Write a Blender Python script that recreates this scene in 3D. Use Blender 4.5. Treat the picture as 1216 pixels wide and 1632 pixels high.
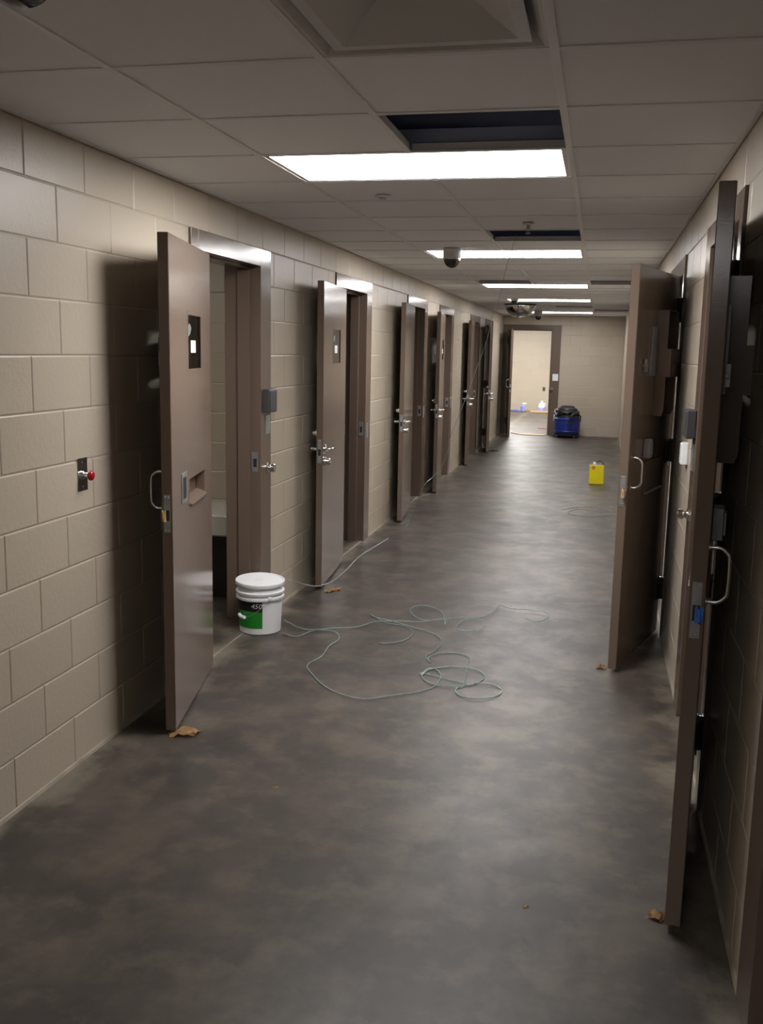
import bpy, bmesh, math, random
from mathutils import Vector, Matrix
random.seed(7)
for o in list(bpy.data.objects): bpy.data.objects.remove(o, do_unlink=True)
SC = bpy.context.scene
COL = SC.collection

# ------------------------------------------------------------------ camera, world, exposure
CAM_H = 1.6694; YAW, PITCH, ROLL, FPX = 0.2166, 0.1661, 0.0200, 1540.0
def camera():
    f = Vector((-math.sin(YAW)*math.cos(PITCH), math.cos(YAW)*math.cos(PITCH), -math.sin(PITCH)))
    r = Vector((math.cos(YAW), math.sin(YAW), 0)); u = r.cross(f)
    c, s = math.cos(ROLL), math.sin(ROLL)
    r, u = c*r + s*u, -s*r + c*u
    cd = bpy.data.cameras.new('camera'); co = bpy.data.objects.new('camera', cd); COL.objects.link(co)
    cd.sensor_fit = 'VERTICAL'; cd.sensor_height = 24.0; cd.lens = FPX/1632*24.0
    cd.clip_start = 0.05; cd.clip_end = 100
    m = Matrix((r, u, -f)).transposed().to_4x4(); m.translation = (0, 0, CAM_H)
    co.matrix_world = m; SC.camera = co
camera()
W = bpy.data.worlds.new('world'); SC.world = W; W.use_nodes = True
W.node_tree.nodes['Background'].inputs[0].default_value = (0.01, 0.01, 0.012, 1)
W.node_tree.nodes['Background'].inputs[1].default_value = 0.2
VS = SC.view_settings
VS.view_transform = 'Standard'; VS.look = 'None'; VS.gamma = 1; VS.use_curve_mapping = False
VS.exposure = 0.12
CORRIDOR_LIGHT = 28.0      # radiance of the corridor light panels
CELL_LIGHT = 26.0
ROOM_LIGHT = 80.0

# ------------------------------------------------------------------ dimensions (metres)
XL, XR = -1.965, 0.452          # corridor wall faces
ZC = 2.426                      # ceiling
YN, YE = -7.0, 20.25            # near and far ends
WT = 0.20                       # wall thickness
T = 0.6096; XA = -1.3737; R0 = 2.6169
def row(k): return R0 + k*T
CO = 0.2032                     # block course
BLK = 0.4064

# ------------------------------------------------------------------ materials
def mat(name, col, rough=0.5, metal=0.0, noise=None, bump=None, spec=0.5, rand=0.0, coat=0.0):
    m = bpy.data.materials.new(name); m.use_nodes = True
    nt = m.node_tree; b = nt.nodes['Principled BSDF']
    b.inputs['Base Color'].default_value = (*col, 1); b.inputs['Roughness'].default_value = rough
    b.inputs['Metallic'].default_value = metal; b.inputs['Specular IOR Level'].default_value = spec
    if coat: b.inputs['Coat Weight'].default_value = coat; b.inputs['Coat Roughness'].default_value = 0.12
    geo = nt.nodes.new('ShaderNodeNewGeometry')
    csock = None
    if noise:
        sc, amt, col2 = noise
        n = nt.nodes.new('ShaderNodeTexNoise'); n.inputs['Scale'].default_value = sc; n.inputs['Detail'].default_value = 6
        nt.links.new(geo.outputs['Position'], n.inputs['Vector'])
        rp = nt.nodes.new('ShaderNodeMapRange'); rp.inputs[1].default_value = 0.35; rp.inputs[2].default_value = 0.68
        rp.inputs[3].default_value = 0; rp.inputs[4].default_value = amt
        nt.links.new(n.outputs['Fac'], rp.inputs[0])
        mx = nt.nodes.new('ShaderNodeMix'); mx.data_type = 'RGBA'
        mx.inputs[6].default_value = (*col, 1); mx.inputs[7].default_value = (*col2, 1)
        nt.links.new(rp.outputs[0], mx.inputs[0]); csock = mx.outputs[2]
    if rand:
        oi = nt.nodes.new('ShaderNodeObjectInfo'); hs = nt.nodes.new('ShaderNodeHueSaturation')
        mr = nt.nodes.new('ShaderNodeMapRange'); mr.inputs[3].default_value = 1-rand; mr.inputs[4].default_value = 1+rand
        nt.links.new(oi.outputs['Random'], mr.inputs[0]); nt.links.new(mr.outputs[0], hs.inputs['Value'])
        if csock: nt.links.new(csock, hs.inputs['Color'])
        else: hs.inputs['Color'].default_value = (*col, 1)
        csock = hs.outputs[0]
    if csock: nt.links.new(csock, b.inputs['Base Color'])
    if bump:
        prev = None
        for sc, st, dist in bump:
            n2 = nt.nodes.new('ShaderNodeTexNoise'); n2.inputs['Scale'].default_value = sc; n2.inputs['Detail'].default_value = 4
            nt.links.new(geo.outputs['Position'], n2.inputs['Vector'])
            bp = nt.nodes.new('ShaderNodeBump'); bp.inputs['Strength'].default_value = st; bp.inputs['Distance'].default_value = dist
            nt.links.new(n2.outputs['Fac'], bp.inputs['Height'])
            if prev: nt.links.new(prev.outputs[0], bp.inputs['Normal'])
            prev = bp
        nt.links.new(prev.outputs[0], b.inputs['Normal'])
    return m
def emit(name, col, st):
    m = bpy.data.materials.new(name); m.use_nodes = True; nt = m.node_tree
    b = nt.nodes['Principled BSDF']; b.inputs['Base Color'].default_value = (0.8, 0.8, 0.8, 1)
    b.inputs['Emission Color'].default_value = (*col, 1); b.inputs['Emission Strength'].default_value = st
    return m
def glassy(name, tint, gloss=0.12, rough=0.03):
    m = bpy.data.materials.new(name); m.use_nodes = True; nt = m.node_tree
    for n in list(nt.nodes): nt.nodes.remove(n)
    out = nt.nodes.new('ShaderNodeOutputMaterial'); tr = nt.nodes.new('ShaderNodeBsdfTransparent'); gl = nt.nodes.new('ShaderNodeBsdfGlossy')
    tr.inputs[0].default_value = (*tint, 1); gl.inputs['Roughness'].default_value = rough
    fr = nt.nodes.new('ShaderNodeFresnel'); fr.inputs[0].default_value = 1.5
    ad = nt.nodes.new('ShaderNodeMath'); ad.operation = 'MULTIPLY_ADD'; ad.inputs[1].default_value = 1.0; ad.inputs[2].default_value = gloss*0.3
    ad.use_clamp = True
    mx = nt.nodes.new('ShaderNodeMixShader')
    nt.links.new(fr.outputs[0], ad.inputs[0]); nt.links.new(ad.outputs[0], mx.inputs[0])
    nt.links.new(tr.outputs[0], mx.inputs[1]); nt.links.new(gl.outputs[0], mx.inputs[2]); nt.links.new(mx.outputs[0], out.inputs[0])
    return m

WALLC = (0.46, 0.40, 0.315)
M = {}
M['block'] = mat('painted block', WALLC, 0.38, noise=(3.0, 0.35, (0.43, 0.38, 0.305)), bump=[(70, 0.28, 0.004), (9, 0.15, 0.006)], rand=0.03)
M['mortar'] = mat('painted mortar', (0.45, 0.395, 0.315), 0.5, bump=[(60, 0.3, 0.003)])
M['brown'] = mat('brown door paint', (0.155, 0.113, 0.086), 0.16, noise=(2.2, 0.3, (0.135, 0.10, 0.08)), bump=[(190, 0.10, 0.0012), (4, 0.08, 0.004)])
M['frame'] = mat('brown frame paint', (0.135, 0.098, 0.076), 0.17, bump=[(160, 0.10, 0.0012), (5, 0.08, 0.004)])
M['tile'] = mat('ceiling tile', (0.92, 0.935, 0.985), 0.9, bump=[(220, 0.4, 0.002)], rand=0.03)
M['tee'] = mat('ceiling tee white', (0.86, 0.86, 0.88), 0.45)
M['white_metal'] = mat('white enamel', (0.66, 0.66, 0.66), 0.4)
M['plenum'] = mat('plenum deck', (0.46, 0.54, 0.78), 0.8, noise=(3, 0.5, (0.38, 0.45, 0.68)))
M['steel'] = mat('brushed steel', (0.62, 0.61, 0.60), 0.26, 1.0, bump=[(120, 0.1, 0.001)])
M['chrome'] = mat('bright chrome', (0.78, 0.78, 0.78), 0.12, 1.0, noise=(30, 0.2, (0.6, 0.6, 0.6)))
M['zinc'] = mat('zinc plate', (0.34, 0.35, 0.36), 0.4, 0.6, noise=(14, 0.6, (0.24, 0.25, 0.26)))
M['black_steel'] = mat('dark hinge steel', (0.030, 0.028, 0.028), 0.35, 0.2, bump=[(90, 0.1, 0.001)])
M['greybox'] = mat('dark grey plastic', (0.055, 0.055, 0.062), 0.45, bump=[(200, 0.1, 0.001)])
M['white_plastic'] = mat('white plastic', (0.78, 0.79, 0.81), 0.4, noise=(12, 0.2, (0.72, 0.73, 0.75)))
M['black_plastic'] = mat('black plastic', (0.018, 0.018, 0.020), 0.35, noise=(10, 0.3, (0.03, 0.03, 0.03)))
M['red_plastic'] = mat('red plastic', (0.42, 0.010, 0.018), 0.2, noise=(20, 0.3, (0.3, 0.01, 0.015)))
M['blue_plastic'] = mat('blue plastic', (0.020, 0.045, 0.30), 0.38, noise=(7, 0.4, (0.015, 0.035, 0.22)))
M['blue_tape'] = mat('blue masking tape', (0.05, 0.17, 0.62), 0.6, noise=(40, 0.5, (0.09, 0.24, 0.7)))
M['cardboard'] = mat('cardboard', (0.58, 0.38, 0.18), 0.85, noise=(35, 0.5, (0.32, 0.18, 0.09)), bump=[(80, 0.3, 0.002)])
M['dark_card'] = mat('dark cardboard', (0.10, 0.06, 0.035), 0.85, noise=(35, 0.5, (0.07, 0.045, 0.03)))
M['wood'] = mat('pale plywood', (0.60, 0.47, 0.29), 0.7, noise=(9, 0.6, (0.50, 0.37, 0.22)))
M['yellow'] = mat('yellow can paint', (0.72, 0.62, 0.010), 0.35, noise=(12, 0.4, (0.62, 0.52, 0.01)))
M['green'] = mat('green label', (0.012, 0.24, 0.020), 0.35, noise=(9, 0.3, (0.012, 0.19, 0.018)))
M['black_label'] = mat('black label', (0.006, 0.006, 0.008), 0.35, noise=(9, 0.3, (0.012, 0.012, 0.012)))
M['print'] = mat('grey print', (0.55, 0.55, 0.55), 0.5, noise=(60, 0.4, (0.4, 0.4, 0.42)))
M['paper'] = mat('white paper', (0.80, 0.80, 0.80), 0.6, noise=(40, 0.2, (0.7, 0.7, 0.7)))
M['glass'] = glassy('window glass', (0.62, 0.66, 0.66))
M['smoke_glass'] = glassy('smoked dome', (0.10, 0.10, 0.12), 0.3, 0.02)
M['mirror'] = mat('mirror acrylic', (0.72, 0.74, 0.75), 0.06, 1.0, noise=(3, 0.3, (0.5, 0.5, 0.5)))
M['wire'] = mat('clear wire jacket', (0.22, 0.36, 0.33), 0.25, noise=(50, 0.6, (0.45, 0.52, 0.50)))
M['wire_pale'] = mat('pale wire jacket', (0.42, 0.52, 0.50), 0.25, noise=(50, 0.6, (0.6, 0.64, 0.62)))
M['caulk'] = mat('pale caulk', (0.38, 0.33, 0.255), 0.6, noise=(7, 0.8, (0.20, 0.18, 0.15)))
M['conc'] = mat('bench concrete', (0.60, 0.58, 0.53), 0.5, noise=(6, 0.4, (0.5, 0.48, 0.44)))
M['panel'] = emit('light panel lens', (1.0, 0.97, 0.96), CORRIDOR_LIGHT)
M['panel_dimmed'] = emit('dimmed light panel lens', (1.0, 0.97, 0.96), CORRIDOR_LIGHT*0.68)  # same lens, emission turned down only to darken the end wall
M['cell_panel'] = emit('cell light lens', (1.0, 0.95, 0.88), CELL_LIGHT)
M['room_panel'] = emit('room light lens', (1.0, 0.975, 0.94), ROOM_LIGHT)
M['recess_shade'] = mat('painted recess shade', (0.012, 0.012, 0.014), 0.6, noise=(5, 0.3, (0.02, 0.02, 0.02)))  # near-black colour painting the shade of pockets that are not cut
M['film'] = mat('grey torn film', (0.13, 0.16, 0.16), 0.6, noise=(60, 0.4, (0.09, 0.11, 0.11)))
M['red_rag'] = mat('red cloth', (0.5, 0.05, 0.07), 0.8, noise=(30, 0.5, (0.35, 0.04, 0.05)))

def floor_mat():
    m = bpy.data.materials.new('polished concrete'); m.use_nodes = True; nt = m.node_tree; N = nt.nodes; L = nt.links
    b = N['Principled BSDF']; geo = N.new('ShaderNodeNewGeometry')
    def noise(sc, det, dist=0.0, scale=(1, 1, 1)):
        mp = N.new('ShaderNodeMapping'); mp.inputs['Scale'].default_value = scale
        L.new(geo.outputs['Position'], mp.inputs['Vector'])
        n = N.new('ShaderNodeTexNoise'); n.inputs['Scale'].default_value = sc; n.inputs['Detail'].default_value = det
        n.inputs['Roughness'].default_value = 0.62; n.inputs['Distortion'].default_value = dist
        L.new(mp.outputs[0], n.inputs['Vector']); return n
    def rng(src, a, c, lo=0.0, hi=1.0):
        r = N.new('ShaderNodeMapRange'); r.inputs[1].default_value = a; r.inputs[2].default_value = c
        r.inputs[3].default_value = lo; r.inputs[4].default_value = hi; L.new(src, r.inputs[0]); return r.outputs[0]
    def mix(f, a, c):
        x = N.new('ShaderNodeMix'); x.data_type = 'RGBA'; L.new(f, x.inputs[0])
        for i, v in ((6, a), (7, c)):
            if isinstance(v, tuple): x.inputs[i].default_value = (*v, 1)
            else: L.new(v, x.inputs[i])
        return x.outputs[2]
    big = noise(0.9, 10, 0.25); mid = noise(3.0, 12, 0.3); fine = noise(14, 12, 0.0); streak = noise(2.2, 10, 0.3, (1.6, 0.8, 1)); spots = noise(2.1, 3, 0.2)
    blot = noise(6.5, 9, 0.0)
    c = mix(rng(big.outputs[0], 0.38, 0.64), (0.034, 0.029, 0.0255), (0.072, 0.061, 0.052))
    c = mix(rng(mid.outputs[0], 0.44, 0.62, 0, 0.7), c, (0.116, 0.094, 0.072))
    c = mix(rng(streak.outputs[0], 0.46, 0.60, 0, 0.6), c, (0.034, 0.030, 0.028))
    c = mix(rng(blot.outputs[0], 0.50, 0.66, 0, 0.6), c, (0.132, 0.106, 0.078))
    c = mix(rng(fine.outputs[0], 0.30, 0.75, 0, 0.35), c, (0.074, 0.064, 0.056))
    c = mix(rng(spots.outputs[0], 0.66, 0.74, 0, 0.35), c, (0.15, 0.135, 0.11))
    # dusty, worn strip along both walls with a ragged outline
    sx = N.new('ShaderNodeSeparateXYZ'); L.new(geo.outputs['Position'], sx.inputs[0])
    for x0 in (XL, XR):
        d = N.new('ShaderNodeMath'); d.operation = 'SUBTRACT'; L.new(sx.outputs[0], d.inputs[0]); d.inputs[1].default_value = x0
        a = N.new('ShaderNodeMath'); a.operation = 'ABSOLUTE'; L.new(d.outputs[0], a.inputs[0])
        e = N.new('ShaderNodeMath'); e.operation = 'MULTIPLY_ADD'; L.new(mid.outputs[0], e.inputs[0]); e.inputs[1].default_value = -0.55; L.new(a.outputs[0], e.inputs[2])
        c = mix(rng(e.outputs[0], -0.27, -0.16, 0.55, 0.0), c, (0.22, 0.20, 0.155))
    L.new(c, b.inputs['Base Color'])
    rr = rng(mid.outputs[0], 0.2, 0.8, 0.48, 0.34); L.new(rr, b.inputs['Roughness'])
    b.inputs['Specular IOR Level'].default_value = 0.30
    bp = N.new('ShaderNodeBump'); bp.inputs['Strength'].default_value = 0.10; bp.inputs['Distance'].default_value = 0.02
    L.new(spots.outputs[0], bp.inputs['Height']); L.new(bp.outputs[0], b.inputs['Normal'])
    return m
M['floor'] = floor_mat()

# ------------------------------------------------------------------ helpers
def bm_new(): return bmesh.new()
def box(bm, x0, x1, y0, y1, z0, z1, bev=0.0, seg=1):
    x0, x1 = sorted((x0, x1)); y0, y1 = sorted((y0, y1)); z0, z1 = sorted((z0, z1))
    v = [bm.verts.new(p) for p in ((x0,y0,z0),(x1,y0,z0),(x1,y1,z0),(x0,y1,z0),(x0,y0,z1),(x1,y0,z1),(x1,y1,z1),(x0,y1,z1))]
    fs = [bm.faces.new([v[i] for i in q]) for q in ((0,3,2,1),(4,5,6,7),(0,1,5,4),(1,2,6,5),(2,3,7,6),(3,0,4,7))]
    if bev > 0:
        es = list({e for f in fs for e in f.edges})
        bmesh.ops.bevel(bm, geom=es, offset=bev, segments=seg, affect='EDGES', profile=0.5)
def lathe(bm, prof, seg=24, c=(0, 0, 0), axis='Z', cap=True):
    rings = []
    for r, h in prof:
        ring = []
        for i in range(seg):
            a = 2*math.pi*i/seg; x, y = r*math.cos(a), r*math.sin(a)
            p = {'Z': (x, y, h), 'X': (h, x, y), 'Y': (y, h, x)}[axis]
            ring.append(bm.verts.new((p[0]+c[0], p[1]+c[1], p[2]+c[2])))
        rings.append(ring)
    for a, b in zip(rings, rings[1:]):
        for i in range(seg):
            bm.faces.new((a[i], a[(i+1) % seg], b[(i+1) % seg], b[i]))
    if cap:
        bm.faces.new(rings[0][::-1]); bm.faces.new(rings[-1])
def tube(bm, pts, r, seg=8, cap=True):
    pts = [Vector(p) for p in pts]; n = len(pts); rings = []
    prev = None
    for i, p in enumerate(pts):
        t = (pts[min(i+1, n-1)] - pts[max(i-1, 0)])
        if t.length < 1e-9: t = Vector((0, 0, 1))
        t.normalize()
        if prev is None:
            ref = Vector((0, 0, 1)) if abs(t.z) < 0.9 else Vector((1, 0, 0))
            u = t.cross(ref).normalized()
        else:
            u = prev - t*prev.dot(t)
            u = u.normalized() if u.length > 1e-6 else t.orthogonal().normalized()
        prev = u; w = t.cross(u)
        rings.append([bm.verts.new(p + r*(u*math.cos(2*math.pi*k/seg) + w*math.sin(2*math.pi*k/seg))) for k in range(seg)])
    for a, b in zip(rings, rings[1:]):
        for k in range(seg): bm.faces.new((a[k], a[(k+1) % seg], b[(k+1) % seg], b[k]))
    if cap: bm.faces.new(rings[0][::-1]); bm.faces.new(rings[-1])
def smooth_path(pts, sub=6):
    pts = [Vector(p) for p in pts]; out = []
    for i in range(len(pts)-1):
        p0, p1, p2, p3 = pts[max(i-1, 0)], pts[i], pts[i+1], pts[min(i+2, len(pts)-1)]
        for k in range(sub):
            t = k/sub
            out.append(0.5*((2*p1) + (p2-p0)*t + (2*p0-5*p1+4*p2-p3)*t*t + (3*p1-p0-3*p2+p3)*t**3))
    out.append(pts[-1]); return out
def grid_panel(bm, us, vs, holes, w0, w1, f):
    """solid slab on the (u,v) grid minus rectangular holes; f maps (u,v,w) to xyz"""
    us = sorted(set(round(u, 5) for u in us)); vs = sorted(set(round(v, 5) for v in vs))
    def solid(i, j):
        if i < 0 or j < 0 or i >= len(us)-1 or j >= len(vs)-1: return False
        cu, cv = (us[i]+us[i+1])/2, (vs[j]+vs[j+1])/2
        return not any(a < cu < b and c < cv < d for a, b, c, d in holes)
    cache = {}
    def V(u, v, w):
        k = (round(u, 5), round(v, 5), round(w, 5))
        if k not in cache: cache[k] = bm.verts.new(f(u, v, w))
        return cache[k]
    for i in range(len(us)-1):
        for j in range(len(vs)-1):
            if not solid(i, j): continue
            a, b, c, d = us[i], us[i+1], vs[j], vs[j+1]
            for w in (w0, w1): bm.faces.new((V(a,c,w), V(b,c,w), V(b,d,w), V(a,d,w)))
            if not solid(i-1, j): bm.faces.new((V(a,c,w0), V(a,d,w0), V(a,d,w1), V(a,c,w1)))
            if not solid(i+1, j): bm.faces.new((V(b,c,w0), V(b,d,w0), V(b,d,w1), V(b,c,w1)))
            if not solid(i, j-1): bm.faces.new((V(a,c,w0), V(b,c,w0), V(b,c,w1), V(a,c,w1)))
            if not solid(i, j+1): bm.faces.new((V(a,d,w0), V(b,d,w0), V(b,d,w1), V(a,d,w1)))
    bmesh.ops.recalc_face_normals(bm, faces=bm.faces)
def obj(name, bm, m, parent=None, smooth=None, loc=None):
    bmesh.ops.recalc_face_normals(bm, faces=bm.faces)
    me = bpy.data.meshes.new(name); bm.to_mesh(me); bm.free()
    me.materials.append(M[m] if isinstance(m, str) else m)
    if smooth is not None:
        me.polygons.foreach_set('use_smooth', [True]*len(me.polygons))
        if smooth < 180: me.set_sharp_from_angle(angle=math.radians(smooth))
    o = bpy.data.objects.new(name, me); COL.objects.link(o)
    if parent: o.parent = parent
    if loc: o.location = loc
    return o
def inst(name, me, parent=None, loc=(0, 0, 0)):
    o = bpy.data.objects.new(name, me); COL.objects.link(o); o.parent = parent; o.location = loc; return o
def tag(o, label=None, cat=None, group=None, kind=None):
    if label: o['label'] = label
    if cat: o['category'] = cat
    if group: o['group'] = group
    if kind: o['kind'] = kind
    return o
def empty(name, loc=(0, 0, 0), rz=0.0):
    o = bpy.data.objects.new(name, None); COL.objects.link(o); o.location = loc; o.rotation_euler = (0, 0, rz); o.empty_display_size = 0.1
    return o
def B(name, dims, m, parent=None, bev=0.0, seg=1, smooth=None):
    bm = bm_new(); box(bm, *dims, bev=bev, seg=seg); return obj(name, bm, m, parent, smooth)

# ------------------------------------------------------------------ floor and dark deck above the ceiling
fl = B('floor', (-5.2, 3.2, YN-0.2, 29.4, -0.1, 0.0), 'floor'); tag(fl, 'polished dark grey mottled concrete floor', 'floor', kind='structure')

# ------------------------------------------------------------------ door openings: outer start of the frame along y
JN, JF, OPW, HD = 0.09, 0.18, 0.90, 0.10          # near jamb, lock jamb, opening, head
FW = JN + OPW + JF
FT = 2.235
LEFT = [4.49, 7.16, 9.97, 12.03, 14.97, 16.98]    # frame start, left wall
RIGHT = [1.28, 3.53, 5.86]                        # frame start, right wall
ENDX = -1.965                                     # end door frame start along x

# ------------------------------------------------------------------ block walls
def block_mesh(w, h, f, d=0.0030, ch=0.0045):
    """a block: (u,v) face with a chamfered front; f maps (u,v,n) -> xyz (n = out of the wall)"""
    bm = bm_new()
    r0 = [bm.verts.new(f(u, v, -0.004)) for u, v in ((-w/2,-h/2),(w/2,-h/2),(w/2,h/2),(-w/2,h/2))]
    r1 = [bm.verts.new(f(u, v, d-ch*0.55)) for u, v in ((-w/2,-h/2),(w/2,-h/2),(w/2,h/2),(-w/2,h/2))]
    a, b = w/2-ch, h/2-ch
    r2 = [bm.verts.new(f(u, v, d)) for u, v in ((-a,-b),(a,-b),(a,b),(-a,b))]
    for p, q in ((r0, r1), (r1, r2)):
        for i in range(4): bm.faces.new((p[i], p[(i+1) % 4], q[(i+1) % 4], q[i]))
    bm.faces.new(r2)
    bmesh.ops.recalc_face_normals(bm, faces=bm.faces)
    return bm
MESHC = {}
def lay_blocks(parent, key, u0, u1, z1, phase_odd, phase_even, holes, place, f, near=None, limit=None, kmin=0):
    """courses of blocks over [u0,u1]; place(u,z)->location; f maps local (u,v,n). near(u)->bool: own object, else joined stuff."""
    far = bm_new(); nfar = 0
    k = kmin
    while k*CO < z1 - 0.03:
        za, zb = k*CO, min((k+1)*CO, z1)
        ph = phase_odd if k % 2 else phase_even
        n0 = math.floor((u0-ph)/BLK)
        i = n0
        while ph + i*BLK < u1:
            spans = [(max(u0, ph+i*BLK), min(u1, ph+(i+1)*BLK))]
            for a, b, c, d in holes:
                if d <= za+0.02 or c >= zb-0.02: continue
                ns = []
                for s, e in spans:
                    if b <= s or a >= e: ns.append((s, e)); continue
                    if a > s: ns.append((s, a))
                    if b < e: ns.append((b, e))
                spans = ns
            for s, e in spans:
                if e - s < 0.035: continue
                w, h = round(e-s-0.003, 4), round(zb-za-0.003, 4)
                loc = place((s+e)/2, (za+zb)/2)
                if near is None or near((s+e)/2):
                    kk = (key, w, h)
                    if kk not in MESHC:
                        bm = block_mesh(w, h, f); me = bpy.data.meshes.new('block'); bm.to_mesh(me); bm.free(); me.materials.append(M['block']); MESHC[kk] = me
                    inst('block', MESHC[kk], parent, loc)
                else:
                    bm = block_mesh(w, h, f); off = {}
                    for v in bm.verts: off[v] = far.verts.new(v.co + Vector(loc))
                    for fc in bm.faces: far.faces.new([off[v] for v in fc.verts])
                    bm.free(); nfar += 1
            i += 1
        k += 1
    if nfar:
        o = obj('block_courses', far, 'block', parent); o['kind'] = 'stuff'
    else: far.free()

REC = 0.003     # mortar plane lies this far behind the block faces
def wall_y(name, xface, sgn, y0, y1, openings, label, odd, even, near, ymin_blocks):
    """long wall; sgn = +1 when it faces +x"""
    bm = bm_new()
    us = [y0, y1]; vs = [0, FT, ZC+0.0]; holes = []
    for s in openings:
        us += [s, s+FW]; holes.append((s, s+FW, -1, FT))
    grid_panel(bm, us, vs, holes, 0, 1, lambda u, v, w: (xface - sgn*REC - sgn*w*(WT-REC), u, v))
    o = obj(name, bm, 'mortar'); tag(o, label, 'wall', kind='structure')
    f = (lambda u, v, n: (n, u, v)) if sgn > 0 else (lambda u, v, n: (-n, u, v))
    lay_blocks(o, name, ymin_blocks, y1, ZC-0.002, odd, even, holes, lambda u, z: (xface-sgn*REC, u, z), f, near)
    return o
wl = wall_y('wall_left', XL, 1, YN, YE, LEFT, 'long beige painted block wall with six cell doorways', 3.11, 3.31, lambda u: 2.0 < u < 12.1, 0.2)
wr = wall_y('wall_right', XR, -1, YN, YE, RIGHT, 'beige painted block wall with two open cell doors', 2.84, 2.64, lambda u: u < 9.0, 0.2)
def wall_x(name, yface, x0, x1, z1, openings, label, near=None, xb=None, thick=WT, odd=0.1, even=0.3, kind='structure'):
    bm = bm_new(); us = [x0, x1]; vs = [0, FT, z1]; holes = []
    for s in openings: us += [s, s+FW]; holes.append((s, s+FW, -1, FT))
    grid_panel(bm, us, vs, holes, 0, 1, lambda u, v, w: (u, yface + REC + w*(thick-REC), v))
    o = obj(name, bm, 'mortar'); tag(o, label, 'wall', kind='structure')
    if xb: lay_blocks(o, name, xb[0], xb[1], z1-0.002, odd, even, holes, lambda u, z: (u, yface+REC, z), lambda u, v, n: (u, -n, v), near)
    return o
we = wall_x('wall_end', YE, -5.2, 3.2, ZC, [ENDX], 'beige painted block wall closing the corridor', xb=(XL+0.001, XR-0.001), odd=-0.60, even=-0.40)
wall_x('wall_near', YN-0.2, -2.4, 0.9, ZC, [], 'beige block wall behind the viewer')
# end room shell
wall_x('wall_room_back', 28.95, -5.2, 3.2, 2.7, [], 'brightly lit cream block wall of the room beyond the end doorway', xb=(-3.2, -1.2))
B('wall_room_left', (-5.2, -5.0, YE+WT, 28.95, 0, 2.7), 'mortar')['kind'] = 'structure'
B('wall_room_right', (3.0, 3.2, YE+WT, 28.95, 0, 2.7), 'mortar')['kind'] = 'structure'
B('ceiling_room', (-5.2, 3.2, YE+0.02, 29.2, 2.70, 2.8), 'tile')['kind'] = 'structure'
# cells: back walls, cross walls, lids
B('wall_cell_back_left', (-4.8, -4.6, 1.0, YE, 0, ZC), 'mortar')['kind'] = 'structure'
CROSS_L = [3.45, 6.30, 9.10, 11.45, 14.05, 16.45, 19.0]
for i, y in enumerate(CROSS_L):
    wall_x('wall_cell_left_%d' % (i+1), y, -4.6, XL-WT+0.0, ZC, [], 'block cross wall between the left-hand cells', xb=(-3.3, XL-WT) if i == 1 else None, odd=-2.30, even=-2.5, thick=0.15)
B('ceiling_cell_left', (-4.8, XL-WT, 1.0, YE, ZC, ZC+0.1), 'tile')['kind'] = 'structure'
B('wall_cell_back_right', (2.9, 3.1, -1.0, YE, 0, ZC), 'mortar')['kind'] = 'structure'
for i, y in enumerate([-0.9, 2.75, 5.15, 7.9]):
    wall_x('wall_cell_right_%d' % (i+1), y, XR+WT, 2.9, ZC, [], 'block cross wall between the right-hand cells', thick=0.15)
B('ceiling_cell_right', (XR+WT, 3.1, -1.0, YE, ZC, ZC+0.1), 'tile')['kind'] = 'structure'

# caulk beads along the wall bases
def beads(name, xf, sgn, y0, y1, openings, label):
    bm = bm_new(); cur = y0; segs = []
    for s in openings: segs.append((cur, s)); cur = s+FW
    segs.append((cur, y1))
    for a, b in segs:
        if b-a < 0.05: continue
        v = [bm.verts.new(p) for p in ((xf, a, 0), (xf+sgn*0.008, a, 0.0), (xf+sgn*0.004, a, 0.012), (xf, a, 0.016), (xf, b, 0), (xf+sgn*0.008, b, 0.0), (xf+sgn*0.004, b, 0.012), (xf, b, 0.016))]
        for i in range(4): bm.faces.new((v[i], v[(i+1) % 4], v[4+(i+1) % 4], v[4+i]))
        bm.faces.new(v[:4]); bm.faces.new(v[4:])
    o = obj(name, bm, 'caulk'); tag(o, label, 'baseboard', kind='structure')
beads('baseboard_left', XL, 1, YN, YE, LEFT, 'thin pale caulk line at the foot of the left wall')
beads('baseboard_right', XR, -1, YN, YE, RIGHT, 'thin pale caulk line at the foot of the right wall')
B('baseboard_end', (ENDX+FW, XR, YE-0.012, YE, 0, 0.014), 'caulk')['kind'] = 'structure'
# pale joint filler across the doorways
for i, s in enumerate(LEFT):
    bm = bm_new(); box(bm, XL-0.012, XL-0.003, s+JN, s+JN+OPW, 0, 0.002)
    obj('threshold_joint', bm, 'caulk', fl)
for i, s in enumerate(RIGHT):
    bm = bm_new(); box(bm, XR+0.003, XR+0.012, s+JN, s+JN+OPW, 0, 0.002)
    obj('threshold_joint', bm, 'caulk', fl)

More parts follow.
